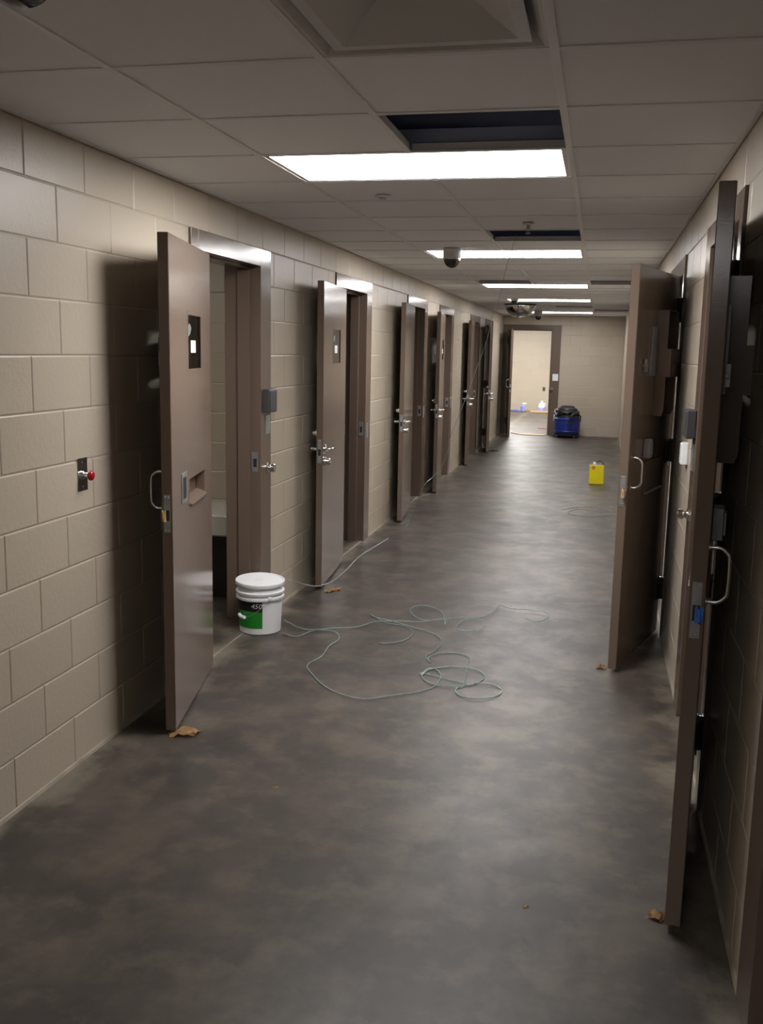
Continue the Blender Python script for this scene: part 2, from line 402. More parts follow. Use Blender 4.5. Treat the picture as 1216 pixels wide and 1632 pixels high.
# ------------------------------------------------------------------ suspended ceiling
XG = [XL, XA, XA+T, XA+2*T, XR]         # column lines
LIGHT_ROWS = [2, 8, 14, 19, 26, -8]
HOLES = {(2, 1), (2, 6), (1, 13), (3, 13), (2, 22), (3, 24)}      # (column, row) with the tile out
DIFF = {(2, -1), (3, 25)}
MIRROR = (1, 22)
ce = B('ceiling', (XL-WT, XR+WT, YN, row(-12), ZC+0.004, ZC+0.03), 'tile'); tag(ce, 'suspended ceiling of square off-white tiles with several tiles out', 'ceiling', kind='structure')
tile_me = {}
for k in range(-12, 29):
    for c in range(4):
        if (c in (1, 2) and k in LIGHT_ROWS) or (c, k) in HOLES or (c, k) in DIFF: continue
        x0, x1, y0, y1 = XG[c], XG[c+1], row(k), min(row(k+1), YE)
        key = (c, round(y1-y0, 3))
        if key not in tile_me:
            bm = bm_new(); w, d = x1-x0, y1-y0
            box(bm, -w/2+0.004, w/2-0.004, -d/2+0.004, d/2-0.004, 0.002, 0.016)
            me = bpy.data.meshes.new('ceiling_tile'); bm.to_mesh(me); bm.free(); me.materials.append(M['tile']); tile_me[key] = me
        inst('ceiling_tile', tile_me[key], ce, ((x0+x1)/2, (y0+y1)/2, ZC))
TW = 0.012
for x in XG[1:4]:
    cuts = [row(-12)] + ([v for k in sorted(LIGHT_ROWS) for v in (row(k), row(k+1))] if x == XG[2] else []) + [YE]
    for a, b in zip(cuts[::2], cuts[1::2]):
        bm = bm_new()
        grid_panel(bm, [x-TW, x-0.001, x+0.001, x+TW], [ZC-0.003, ZC+0.0015, ZC+0.035], [(x-TW, x-0.001, ZC+0.0015, ZC+1), (x+0.001, x+TW, ZC+0.0015, ZC+1)], a, b, lambda u, v, w: (u, w, v))
        obj('main_tee', bm, 'tee', ce)
for x, s in ((XL, 1), (XR, -1)):
    bm = bm_new(); box(bm, x, x+s*0.018, row(-12), YE, ZC-0.002, ZC+0.0015); obj('wall_angle', bm, 'tee', ce)
ct = {}
for k in range(-12, 30):
    for c in range(4):
        if row(k) > YE-0.05: continue
        if c not in ct:
            bm = bm_new(); w = XG[c+1]-XG[c]
            box(bm, -w/2+TW, w/2-TW, -TW, TW, -0.0022, 0.0012); box(bm, -w/2+TW, w/2-TW, -0.001, 0.001, 0.0012, 0.03)
            me = bpy.data.meshes.new('cross_tee'); bm.to_mesh(me); bm.free(); me.materials.append(M['tee']); ct[c] = me
        inst('cross_tee', ct[c], ce, ((XG[c]+XG[c+1])/2, row(k), ZC))
dk = B('ceiling_deck', (-2.4, 0.9, YN-0.2, YE+0.2, 3.1, 3.2), 'plenum'); tag(dk, 'dark deck above the suspended ceiling', 'ceiling', kind='structure')
for y in [row(1)+0.42, row(6)+0.35, row(13)+0.3, row(22)+0.3]:
    B('deck_joist', (-2.4, 0.9, y-0.03, y+0.03, 2.75, 3.1), 'plenum', dk)
for x, nm in ((XL-WT, 'wall_plenum_left'), (XR, 'wall_plenum_right')):
    B(nm, (x, x+WT, YN, YE, ZC+0.04, 3.1), 'plenum')['kind'] = 'structure'
B('wall_plenum_near', (XL, XR, YN-0.1, YN, ZC+0.04, 3.1), 'plenum')['kind'] = 'structure'
B('wall_plenum_end', (XL, XR, YE, YE+0.1, ZC+0.04, 3.1), 'plenum')['kind'] = 'structure'

# light panels
LBL = ['bright flat ceiling light panel between the largest tile gap and the small round disc',
       'bright ceiling light panel with a dome camera hanging in front of one end',
       'bright ceiling light panel touching an open tile gap, third along the corridor',
       'bright ceiling light panel next before the big mirror dome',
       'bright ceiling light panel closest to the end wall',
       'bright ceiling light panel over the near end of the corridor']
for k, lb in zip(LIGHT_ROWS, LBL):
    y0, y1, x0, x1 = row(k), row(k+1), XG[1], XG[3]
    t = empty('ceiling_light', ((x0+x1)/2, (y0+y1)/2, ZC)); tag(t, lb, 'ceiling light', 'lit corridor ceiling panels')
    hx, hy = (x1-x0)/2-0.012, (y1-y0)/2-0.012
    bm = bm_new()
    box(bm, -hx, hx, -hy, hy, 0.045, 0.085)
    for s in (-1, 1):
        box(bm, s*(hx-0.004), s*hx, -hy, hy, 0.004, 0.045); box(bm, -hx+0.004, hx-0.004, s*(hy-0.004), s*hy, 0.004, 0.045)
    obj('housing', bm, 'plenum', t)
    bm = bm_new()
    for s in (-1, 1):
        box(bm, s*(hx-0.02), s*hx, -hy, hy, 0.0, 0.004); box(bm, -hx+0.02, hx-0.02, s*(hy-0.018), s*hy, 0.0, 0.004)
    obj('door_frame', bm, 'white_metal', t)
    B('lens', (-hx+0.019, hx-0.019, -hy+0.017, hy-0.017, 0.001, 0.006), 'panel_dimmed' if k in (19, 26) else 'panel', t)
# cells and end room lamps
for x, y, lb in ((-3.3, 4.9, 'cell ceiling light behind the door with the bucket'), (1.7, 4.3, 'cell ceiling light behind the nearer right-hand door'), (1.7, 6.5, 'cell ceiling light behind the farther right-hand door')):
    t = empty('cell_light', (x, y, ZC)); tag(t, lb, 'ceiling light', 'cell lights')
    B('housing', (-0.3, 0.3, -0.16, 0.16, -0.05, 0.0), 'white_metal', t, bev=0.01); B('lens', (-0.27, 0.27, -0.13, 0.13, -0.058, -0.05), 'cell_panel', t)
for x, y, lb in ((-2.2, 23.0, 'room ceiling light nearer the end doorway'), (-2.2, 26.6, 'room ceiling light nearer the cream back wall'), (0.6, 24.8, 'room ceiling light to the far side of the room')):
    t = empty('room_light', (x, y, 2.70)); tag(t, lb, 'ceiling light', 'end room lights')
    B('housing', (-0.61, 0.61, -0.3, 0.3, -0.05, -0.001), 'white_metal', t); B('lens', (-0.58, 0.58, -0.27, 0.27, -0.056, -0.05), 'room_panel', t)

# air diffusers: stepped square cones
def diffuser(c, k, label):
    x0, x1, y0, y1 = XG[c], XG[c+1], row(k), row(k+1)
    t = empty('air_diffuser', ((x0+x1)/2, (y0+y1)/2, ZC)); tag(t, label, 'air diffuser')
    hw, hd = (x1-x0)/2-0.004, (y1-y0)/2-0.004
    def ring(a, za, b, zb):
        bm = bm_new()
        def rr(s, z): return [bm.verts.new(p) for p in ((-hw*s, -hd*s, z), (hw*s, -hd*s, z), (hw*s, hd*s, z), (-hw*s, hd*s, z))]
        p, q, p2, q2 = rr(a, za), rr(b, zb), rr(a, za+0.003), rr(b, zb+0.003)
        for i in range(4):
            j = (i+1) % 4
            bm.faces.new((p[i], p[j], q[j], q[i])); bm.faces.new((p2[i], p2[j], q2[j], q2[i]))
            bm.faces.new((p[i], p[j], p2[j], p2[i])); bm.faces.new((q[i], q[j], q2[j], q2[i]))
        return bm
    obj('outer_frame', ring(1.0, 0.0, 0.94, 0.0), 'white_metal', t)
    obj('outer_cone', ring(0.94, 0.0, 0.80, 0.050), 'white_metal', t)
    obj('middle_ring', ring(0.84, 0.002, 0.74, 0.002), 'white_metal', t)
    obj('inner_cone', ring(0.74, 0.002, 0.34, 0.075), 'white_metal', t)
    bm = bm_new(); box(bm, -hw*0.98, hw*0.98, -hd*0.98, hd*0.98, 0.10, 0.12)
    for s in (-1, 1):
        box(bm, s*hw*0.98, s*hw*0.975, -hd*0.98, hd*0.98, 0.004, 0.10); box(bm, -hw*0.97, hw*0.97, s*hd*0.98, s*hd*0.975, 0.004, 0.10)
    obj('duct_boot', bm, 'plenum', t)
    B('core_shade_plate', (-hw*0.28, hw*0.28, -hd*0.28, hd*0.28, 0.080, 0.084), 'greybox', t)  # dark plate painting the shade inside the centre opening
diffuser(2, -1, 'square stepped white air diffuser in the ceiling, largest in view')
diffuser(3, 25, 'small square air diffuser in the ceiling near the end wall')

# ------------------------------------------------------------------ door frames
def frame(n, side, s, label, strike=True, axis='y'):
    """side -1: left wall, +1: right wall, 0: end wall (axis x)"""
    if side == -1: f = lambda u, w, z: (XL - w, u, z)
    elif side == 1: f = lambda u, w, z: (XR + w, u, z)
    else: f = lambda u, w, z: (u, YE + w, z)
    t = empty('trim_%d' % n, f(s+FW/2, 0, 0)); base = Vector(t.location)
    tag(t, label, 'door frame', kind='structure')
    def part(name, boxes, m, bev=0.002):
        bm = bm_new()
        for u0, u1, w0, w1, z0, z1 in boxes:
            a, b = Vector(f(u0, w0, z0))-base, Vector(f(u1, w1, z1))-base
            box(bm, a.x, b.x, a.y, b.y, a.z, b.z, bev=bev)
        return obj(name, bm, m, t)
    P = -0.012; D = WT+0.012
    part('hinge_jamb', [(s, s+JN, P, D, 0, FT), (s+JN, s+JN+0.016, 0.055, 0.13, 0, FT-HD-0.016)], 'frame')
    part('lock_jamb', [(s+FW-JF, s+FW, P, D, 0, FT), (s+FW-JF-0.016, s+FW-JF, 0.055, 0.13, 0, FT-HD-0.016)], 'frame')
    part('head', [(s+JN, s+FW-JF, P, D, FT-HD, FT), (s+JN, s+FW-JF, 0.055, 0.13, FT-HD-0.016, FT-HD)], 'frame')
    lj = s+FW-JF
    if strike:
        part('strike_plate', [(lj-0.003, lj, 0.006, 0.046, 0.93, 1.05)], 'zinc', 0.001)
        part('strike_pocket_shade', [(lj-0.0036, lj-0.0028, 0.014, 0.036, 0.96, 1.01)], 'recess_shade', 0)  # flat dark patch on the strike, painted as a shaded hole
    return t, f, base
FR = {}
FLAB = ['brown steel door frame standing behind the white bucket', 'brown steel door frame of the doorway following the bucket doorway', 'brown steel door frame of the third cell doorway along the long wall',
        'brown steel door frame of the fourth cell doorway along the long wall', 'brown steel door frame of the fifth cell doorway along the long wall', 'brown steel door frame of the sixth cell doorway, last before the end wall']
for i, s in enumerate(LEFT): FR['L%d' % (i+1)] = frame(i+1, -1, s, FLAB[i])
RLAB = ['dark brown door jamb at the near end of the right block wall', 'brown steel door frame of the doorway whose door has blue tape on its latch', 'brown steel door frame of the doorway opposite the yellow can']
for i, s in enumerate(RIGHT): FR['R%d' % i] = frame(7+i, 1, s, RLAB[i])
FR['E'] = frame(10, 0, ENDX, 'brown steel frame of the bright doorway in the end wall')

def knob(parent, base, f, u, z, r=0.026):
    """chrome key knob standing off a frame face"""
    bm = bm_new(); prof = [(r*1.25, 0.0), (r*1.25, 0.006), (r*0.7, 0.010), (r*0.7, 0.022), (r, 0.030), (r, 0.048), (r*0.8, 0.054)]
    o0 = Vector(f(u, -0.012, z)) - base; n = (Vector(f(u, -1.0, z)) - Vector(f(u, 0, z))).normalized()
    lathe(bm, prof, 20)
    rot = Vector((0, 0, 1)).rotation_difference(n).to_matrix().to_4x4(); rot.translation = o0
    bmesh.ops.transform(bm, matrix=rot, verts=bm.verts)
    obj('key_knob', bm, 'chrome', parent, 40)
for k in ('L1', 'R1', 'E'):
    t, f, b = FR[k]; s = {'L1': LEFT[0], 'R1': RIGHT[1], 'E': ENDX}[k]
    knob(t, b, f, s+FW-0.075 if k != 'E' else s+FW-0.14, 0.945 if k != 'E' else 0.95)
for k, s in (('L2', LEFT[1]), ('L3', LEFT[2]), ('L4', LEFT[3])):
    t, f, b = FR[k]; bm = bm_new()
    p0 = Vector(f(s+FW-0.15, -0.012, 0.91))-b; p1 = Vector(f(s+FW-0.09, -0.016, 1.04))-b
    box(bm, p0.x, p1.x, p0.y, p1.y, p0.z, p1.z, bev=0.001); obj('lock_cover_plate', bm, 'zinc', t)

def wallbox(name, f, u0, u1, z0, z1, d, m, label, cat, off=0.012, lip=True, group=None):
    c = Vector(f((u0+u1)/2, -off, z0)); t = empty(name, c); tag(t, label, cat, group)
    def bx(nm, a0, a1, w0, w1, h0, h1, mm, bev):
        bm = bm_new(); p, q = Vector(f(a0, -off-w0, h0))-c, Vector(f(a1, -off-w1, h1))-c
        box(bm, p.x, q.x, p.y, q.y, p.z, q.z, bev=bev, seg=2); return obj(nm, bm, mm, t)
    bx('housing', u0, u1, 0.0, d, z0, z1, m, min(0.006, d*0.3))
    return t, bx
fL = FR['L1'][1]; fR = FR['R1'][1]
t, bx = wallbox('intercom_box', fL, LEFT[0]+FW-0.155, LEFT[0]+FW-0.015, 1.285, 1.425, 0.045, 'greybox', 'dark grey box on the door frame above the white bucket', 'intercom', group='dark frame-mounted boxes')
bx('face_plate', LEFT[0]+FW-0.145, LEFT[0]+FW-0.025, 0.045, 0.048, 1.297, 1.413, 'greybox', 0.001)
t, bx = wallbox('tag_plate', fL, LEFT[0]+FW-0.105, LEFT[0]+FW-0.02, 1.15, 1.265, 0.004, 'zinc', 'grey metal plate under the dark box on the bucket door frame', 'plate')
t, bx = wallbox('intercom_box', fR, RIGHT[1]+FW-0.14, RIGHT[1]+FW+0.0, 1.30, 1.43, 0.045, 'greybox', 'dark grey box on the door frame beside the white wall box', 'intercom', group='dark frame-mounted boxes')
bx('face_plate', RIGHT[1]+FW-0.13, RIGHT[1]+FW-0.01, 0.045, 0.048, 1.312, 1.418, 'greybox', 0.001)
t, bx = wallbox('tag_plate', fR, RIGHT[1]+FW-0.11, RIGHT[1]+FW-0.03, 1.15, 1.275, 0.004, 'zinc', 'grey metal plate under the dark box beside the white wall box', 'plate')
t, bx = wallbox('wall_box', fR, 4.98, 5.06, 1.135, 1.245, 0.032, 'white_plastic', 'small white plastic box on the right block wall', 'wall box', off=0.0)
bx('cover', 4.985, 5.055, 0.032, 0.036, 1.14, 1.24, 'white_plastic', 0.002)
fE = FR['E'][1]
t, bx = wallbox('switch_plate', fE, ENDX+FW-0.135, ENDX+FW-0.02, 1.115, 1.255, 0.008, 'white_plastic', 'white switch plate on the end doorway frame', 'switch plate')
bx('toggle', ENDX+FW-0.085, ENDX+FW-0.07, 0.008, 0.018, 1.17, 1.20, 'white_plastic', 0.002)

# ------------------------------------------------------------------ doors
LW, LT, LZ0, LZ1 = 0.89, 0.045, 0.018, 2.118
def door(n, pin, ang, side, label, window=None, slot=None, hood=False, lever=True, pull=False, latch=None, plates=False, closer=False):
    rz = -(math.pi/2 - ang) if side < 0 else -(math.pi/2 + ang)
    t = empty('door_%d' % n, (pin[0], pin[1], 0), rz); tag(t, label, 'door', kind='structure')
    sg = 1 if side < 0 else -1           # local y of the face that looks into the corridor
    S0 = 0.012; S1 = S0+LW
    def bx(name, s0, s1, o0, o1, z0, z1, m, bev=0.0015, parent=None, seg=1):
        bm = bm_new(); box(bm, s0, s1, sg*o0, sg*o1, z0, z1, bev=bev, seg=seg); return obj(name, bm, m, parent or t)
    us = [S0, S1]; vs = [LZ0, LZ1]; holes = []
    for h in (window, slot):
        if h: us += [h[0], h[1]]; vs += [h[2], h[3]]; holes.append(h)
    bm = bm_new(); grid_panel(bm, us, vs, holes, 0.0, LT, lambda u, v, w: (u, sg*w, v))
    es = [e for e in bm.edges if e.is_manifold and e.calc_face_angle() > 1.0]
    bmesh.ops.bevel(bm, geom=es, offset=0.0025, segments=1, affect='EDGES')
    leaf = obj('leaf', bm, 'brown', t)
    if window:
        a, b, c, d = window; g = bx('window_pane', a, b, 0.036, 0.042, c, d, 'glass', 0)
        for o0, o1 in ((LT, LT+0.0012), (-0.003, 0.0)):
            bm = bm_new(); k = 0.012
            for q in ((a-k, a+0.004, c-k, d+k), (b-0.004, b+k, c-k, d+k), (a+0.004, b-0.004, c-k, c+0.004), (a+0.004, b-0.004, d-0.004, d+k)):
                box(bm, q[0], q[1], sg*o0, sg*o1, q[2], q[3])
            obj('glazing_frame', bm, 'brown', t)
        m_ = (a+b)/2
        w_ = (b-a)
        st = bx('paper_sticker', a+w_*0.38, a+w_*0.74, 0.0422, 0.0428, c+0.075, c+0.13, 'paper', 0, g)
        bm = bm_new(); vv = [bm.verts.new((p[0], sg*0.0426, p[1])) for p in ((b-0.002, c+0.14), (b-w_*0.22, c+0.16), (b-w_*0.30, c+0.185), (b-w_*0.18, c+0.205), (b-0.002, c+0.19))]
        bm.faces.new(vv); r = bmesh.ops.extrude_face_region(bm, geom=bm.faces[:]); bmesh.ops.translate(bm, verts=[v for v in r['geom'] if isinstance(v, bmesh.types.BMVert)], vec=(0, sg*0.0004, 0))
        obj('torn_film', bm, 'film', g)
    if slot:
        a, b, c, d = slot
        fl_ = bx('slot_flap', a-0.03, b+0.03, -0.007, -0.0005, c-0.03, d+0.03, 'brown')
        bm = bm_new(); lathe(bm, [(0.006, a), (0.006, b)], 10, (0, -sg*0.010, c-0.03), 'X'); obj('flap_hinge', bm, 'zinc', fl_, 40)
        bm = bm_new(); vv = [(a, 0.002, c), (b, 0.002, c), (b, LT+0.012, c), (a, LT+0.012, c), (a, 0.002, c+0.03), (b, 0.002, c+0.03), (b, LT+0.012, c+0.006), (a, LT+0.012, c+0.006)]
        V = [bm.verts.new((p[0], sg*p[1], p[2])) for p in vv]
        for q in ((0,1,2,3), (4,5,6,7), (0,1,5,4), (1,2,6,5), (2,3,7,6), (3,0,4,7)): bm.faces.new([V[i] for i in q])
        obj('slot_ledge', bm, 'brown', t)
        # flush pull by the slot
        a2 = b+0.06; fp = bx('flush_pull', a2, a2+0.105, LT, LT+0.003, 0.985, 1.12, 'zinc', 0.001)
        bx('pull_recess_shade', a2+0.02, a2+0.085, LT+0.003, LT+0.0038, 1.005, 1.10, 'recess_shade', 0, fp)  # raised dark sheet painting the shade of the pull's hollow
    if hood:      # stepped hood round the window on the outer side
        a, b, c, d = window; a -= 0.02; b += 0.02; c0, d0 = c-0.22, d+0.10
        cm, dm = c-0.01, c+0.14; e1, e2 = 0.060, 0.082
        for nm, x in (('hood_side', a), ('hood_side', b)):
            bm = bm_new()
            prof = [(0.0005, c0), (e1*0.82, c0), (e1, c0+0.03), (e1, cm), (e2, cm), (e2, dm), (e1, dm), (e1, d0), (0.0005, d0)]
            va = [bm.verts.new((x, -sg*p, z)) for p, z in prof]; vb = [bm.verts.new((x+0.004, -sg*p, z)) for p, z in prof]
            bm.faces.new(va); bm.faces.new(vb[::-1])
            for i in range(len(prof)):
                j = (i+1) % len(prof); bm.faces.new((va[i], va[j], vb[j], vb[i]))
            obj(nm, bm, 'brown', t)
        bx('hood_top', a+0.004, b, -e1, -0.0005, d0-0.004, d0, 'brown', 0); bx('hood_bottom', a+0.004, b, -e1*0.82, -0.0005, c0, c0+0.004, 'brown', 0)
        bx('hood_shutter', a+0.004, b, -e2, -e1-0.002, cm, dm, 'brown', 0)
        cx = b+0.25
        cl = bx('shutter_latch', cx-0.03, cx+0.03, -0.016, -0.006, c+0.045, c+0.060, 'zinc', 0.001)
        bx('latch_bar', cx-0.008, cx+0.008, -0.020, -0.006, c+0.02, c+0.085, 'zinc', 0.001, cl)
    # hinges on the outer side
    for z in (0.28, 1.12, 1.93):
        bm = bm_new(); lathe(bm, [(0.013, z-0.065), (0.013, z+0.065)], 14, (0.0, -sg*0.004, 0)); 
        h = obj('hinge', bm, 'black_steel', t, 40)
        bx('hinge_leaf', 0.004, 0.075, -0.006, -0.0004, z-0.062, z+0.062, 'black_steel', 0.001, h)
        for q in (-0.07, 0.065):
            bm = bm_new(); lathe(bm, [(0.008, z+q), (0.011, z+q+0.003), (0.006, z+q+0.006)], 12, (0, -sg*0.004, 0)); obj('hinge_tip', bm, 'chrome', h, 40)
    # edge plate
    ep = bx('lock_edge_plate', S1-0.0005, S1+0.0022, 0.009, 0.036, 0.895, 1.055, 'zinc', 0.0006)
    bx('latch_pocket_shade', S1+0.0020, S1+0.0028, 0.013, 0.032, 0.945, 0.99, 'recess_shade', 0, ep)  # thin dark patch in place of a shaded latch hole
    for z in (0.905, 1.045):
        for o in (0.016, 0.029):
            bm = bm_new(); lathe(bm, [(0.0045, S1+0.0022), (0.0035, S1+0.0032)], 10, (0, sg*o, z), 'X'); obj('screw', bm, 'steel', ep, 40)
    if latch:
        bm = bm_new(); rng = random.Random(n)
        ring = []
        for i in range(13):      # loop of card or tape stuffed over the latch
            a = -2.0 + i*0.34; ring.append((S1+0.004+0.013*(1+math.cos(a)), sg*(0.020-0.002*i*0.6+0.014*math.sin(a)), 0.967+0.003*math.sin(i*1.7)))
        for i in range(len(ring)-1):
            p, q = ring[i], ring[i+1]; h0, h1 = 0.02+0.004*rng.random(), 0.02+0.004*rng.random()
            a_ = [bm.verts.new(v) for v in ((p[0], p[1], p[2]-h0), (q[0], q[1], q[2]-h1), (q[0], q[1], q[2]+h1), (p[0], p[1], p[2]+h0))]
            bm.faces.new(a_)
        bmesh.ops.remove_doubles(bm, verts=bm.verts, dist=0.004)
        bmesh.ops.solidify(bm, geom=bm.faces[:], thickness=0.0025)
        o = obj('latch_stuffing', bm, latch[0], t); o['label'] = latch[1]
        if latch[0] == 'blue_tape':
            bm = bm_new(); lathe(bm, [(0.004, -0.022), (0.011, -0.018), (0.012, 0.0), (0.010, 0.016), (0.004, 0.02)], 10, (S1+0.014, sg*0.008, 0.962)); c = obj('latch_card', bm, 'dark_card', t, 40); c['label'] = 'brown card under the blue tape'
    if pull:
        zz0, zz1 = 0.99, 1.145; sp = S1-0.055
        pts = [(sp, -sg*0.0, zz0), (sp, -sg*0.028, zz0), (sp, -sg*0.046, zz0+0.012), (sp, -sg*0.055, zz0+0.034), (sp, -sg*0.055, zz1-0.034), (sp, -sg*0.046, zz1-0.012), (sp, -sg*0.028, zz1), (sp, 0, zz1)]
        bm = bm_new(); tube(bm, smooth_path(pts, 5), 0.0062, 10); h = obj('pull_handle', bm, 'steel', t, 60)
        for z in (zz0, zz1):
            bm = bm_new(); lathe(bm, [(0.014, 0), (0.014, 0.003), (0.010, 0.005)], 14, (sp, 0, z), 'Y')
            for v in bm.verts: v.co.y = -sg*abs(v.co.y)
            obj('handle_rosette', bm, 'steel', h, 40)
    if plates:
        q = bx('lock_case', 0.56, 0.63, -0.034, -0.0005, 1.125, 1.225, 'zinc', 0.003); bx('lock_case_lip', 0.572, 0.618, -0.040, -0.034, 1.14, 1.21, 'zinc', 0.001, q)
        bx('sight_plate', 0.50, 0.60, -0.010, -0.0005, 1.56, 1.82, 'zinc', 0.001)
    if lever:
        sp = S1-0.075; z = 0.985
        for o, d in ((LT, 1), (0.0, -1)):
            bm = bm_new(); lathe(bm, [(0.032, 0), (0.032, 0.006), (0.026, 0.010), (0.013, 0.012), (0.013, 0.052), (0.010, 0.056)], 18, (0, 0, 0), 'Y')
            for v in bm.verts: v.co = Vector((v.co.x+sp, sg*(o+d*v.co.y), v.co.z+z))
            r = obj('lever_rose', bm, 'chrome', t, 40)
            bm = bm_new(); box(bm, sp-0.125, sp+0.014, sg*(o+d*0.040), sg*(o+d*0.054), z-0.010, z+0.010, bev=0.004, seg=2); obj('lever', bm, 'chrome', r, 60)
        bm = bm_new(); lathe(bm, [(0.030, 0), (0.030, 0.012), (0.024, 0.020), (0.024, 0.034), (0.018, 0.040)], 18, (0, 0, 0), 'Y')
        for v in bm.verts: v.co = Vector((v.co.x+sp, sg*(LT+v.co.y), v.co.z+z-0.085))
        cy = obj('lock_cylinder', bm, 'chrome', t, 40)
        bx('key_tag', sp-0.012, sp+0.012, LT+0.040, LT+0.043, z-0.15, z-0.09, 'steel', 0.001, cy)
        bm = bm_new(); lathe(bm, [(0.028, 0), (0.026, 0.018), (0.016, 0.022), (0.014, 0.036)], 18, (0, 0, 0), 'Y')
        for v in bm.verts: v.co = Vector((v.co.x+sp+0.02, sg*(-v.co.y), v.co.z+z+0.11))
        obj('deadbolt_cylinder', bm, 'chrome', t, 40)
    return t
dg = math.radians
PX = XL+0.022
WIN = (0.255, 0.547, 1.565, 1.81); WINR = (0.27, 0.46, 1.565, 1.81); SLOT = (0.185, 0.555, 0.955, 1.073)
door(1, (PX, LEFT[0]+JN), dg(12.0), -1, 'brown steel cell door with food slot and small window, beside the white bucket', window=WIN, slot=SLOT, hood=True, lever=False, pull=True, latch=('cardboard', 'folded cardboard stuffed over the latch'))
DL = ['brown steel door with window and lever handle, next after the bucket doorway', 'brown steel door with lever handle and no window, third along the long wall', 'brown steel door with narrow window and lever handle, fourth along the long wall',
      'brown steel door with lever handle, fifth along the long wall', 'brown steel door swung out so its dark hinge side shows, sixth along the long wall']
angs = [5.0, 5.2, 5.5, 4.2, 10.0]
for i in range(5):
    door(i+2, (PX, LEFT[i+1]+JN), dg(angs[i]), -1, DL[i], window=WIN if i in (0, 2) else None)
door(7, (XR-0.022, RIGHT[1]+JN), dg(7.0), 1, 'dark brown cell door seen edge-on with blue tape on its latch', window=WINR, slot=SLOT, hood=True, lever=False, pull=True, plates=True, latch=('blue_tape', 'blue masking tape wrapped over the latch'))
door(8, (XR-0.022, RIGHT[2]+JN), dg(16.6), 1, 'brown cell door with pull handle and stepped window hood, across from the yellow can', window=WINR, slot=SLOT, hood=True, lever=False, pull=True, plates=True, latch=('cardboard', 'rolled cardboard stuffed over the latch'))
door(9, (ENDX+JN+0.02, YE-0.022), dg(8.5), -1, 'brown door standing open at the end doorway', lever=False, pull=True)

# ------------------------------------------------------------------ red push button on the left wall
t = empty('emergency_button', (XL, 3.432, 1.16)); tag(t, 'red mushroom push button on a steel wall plate', 'push button')
B('plate', (0.0, 0.003, -0.036, 0.036, -0.062, 0.068), 'steel', t, bev=0.001)
for z in (-0.045, 0.05):
    bm = bm_new(); lathe(bm, [(0.004, 0.003), (0.003, 0.0048)], 10, (0, 0, z), 'X'); obj('screw', bm, 'chrome', t, 40)
bm = bm_new(); lathe(bm, [(0.017, 0.003), (0.017, 0.012), (0.012, 0.013), (0.012, 0.03)], 20, (0, 0, 0), 'X'); obj('collar', bm, 'chrome', t, 40)
bm = bm_new(); lathe(bm, [(0.016, 0.030), (0.0195, 0.034), (0.020, 0.040), (0.016, 0.046), (0.008, 0.049)], 24, (0, 0, 0), 'X'); obj('button', bm, 'red_plastic', t, 60)

# ------------------------------------------------------------------ bench seen through the first doorway
t = empty('cell_bench', (-3.2, 6.0, 0)); tag(t, 'pale concrete bench ledge inside the first cell', 'bench')
B('slab', (-0.9, 1.02, -0.25, 0.297, 0.46, 0.60), 'conc', t, bev=0.01)
B('support', (-0.9, 0.95, 0.0, 0.297, 0.0, 0.46), 'greybox', t)

# ------------------------------------------------------------------ ceiling things
def dome_camera(loc, label, r=0.068, drop=0.075):
    t = empty('dome_camera', loc); tag(t, label, 'dome camera')
    bm = bm_new(); lathe(bm, [(r*0.98, 0.0), (r*1.02, -0.01), (r*1.0, -drop+0.008), (r*0.92, -drop)], 28); obj('housing', bm, 'white_metal', t, 40)
    bm = bm_new(); pr = [(r*0.90*math.cos(a), -drop-r*0.95*math.sin(a)) for a in [i*math.pi/2/8 for i in range(8)]]
    lathe(bm, pr, 28); obj('dome', bm, 'smoke_glass', t, 180)
    bm = bm_new(); lathe(bm, [(r*0.5, -drop+0.002), (r*0.5, -drop-0.02), (r*0.42, -drop-0.044)], 18); obj('lens_block', bm, 'black_plastic', t, 40)
    bm = bm_new(); lathe(bm, [(r*0.95, -drop-0.004), (r*0.99, -drop-0.001), (r*0.99, -drop+0.004), (r*0.95, -drop+0.006)], 28); obj('trim_ring', bm, 'chrome', t, 40)
dome_camera((-1.12, 7.36, ZC-0.003), 'white dome camera hanging in front of the second ceiling light')
dome_camera((-1.13, 17.9, ZC-0.003), 'small dome camera on the ceiling between the mirror dome and end wall', 0.075, 0.10)
dome_camera((-1.09, 1.74, ZC-0.003), 'dark dome camera on the ceiling near the square air diffuser', 0.07, 0.07)
t = empty('smoke_detector', (-1.23, 14.1, ZC-0.003)); tag(t, 'small dark detector on the ceiling before the mirror dome', 'detector')
bm = bm_new(); lathe(bm, [(0.055, 0), (0.058, -0.015), (0.05, -0.03)], 20); obj('base', bm, 'white_metal', t, 40)
bm = bm_new(); lathe(bm, [(0.045, -0.03), (0.042, -0.06), (0.028, -0.072)], 20); obj('sensor_cap', bm, 'greybox', t, 40)
t = empty('mirror_dome', (-1.27, 15.6, ZC-0.004)); tag(t, 'large convex mirror dome on the ceiling near the end of the corridor', 'mirror')
bm = bm_new(); R_ = 0.24
lathe(bm, [(R_*math.cos(a), -0.012-R_*0.80*math.sin(a)) for a in [i*math.pi/2/14 for i in range(14)]], 40); obj('mirror_shell', bm, 'mirror', t, 180)
bm = bm_new(); lathe(bm, [(R_*1.06, 0.0), (R_*1.06, -0.008), (R_*1.0, -0.016), (R_*0.96, -0.012)], 40); obj('rim', bm, 'black_plastic', t, 40)
t = empty('ceiling_disc', (-1.095, 4.86, ZC-0.003)); tag(t, 'small flat round cover on a ceiling tile', 'sprinkler cover')
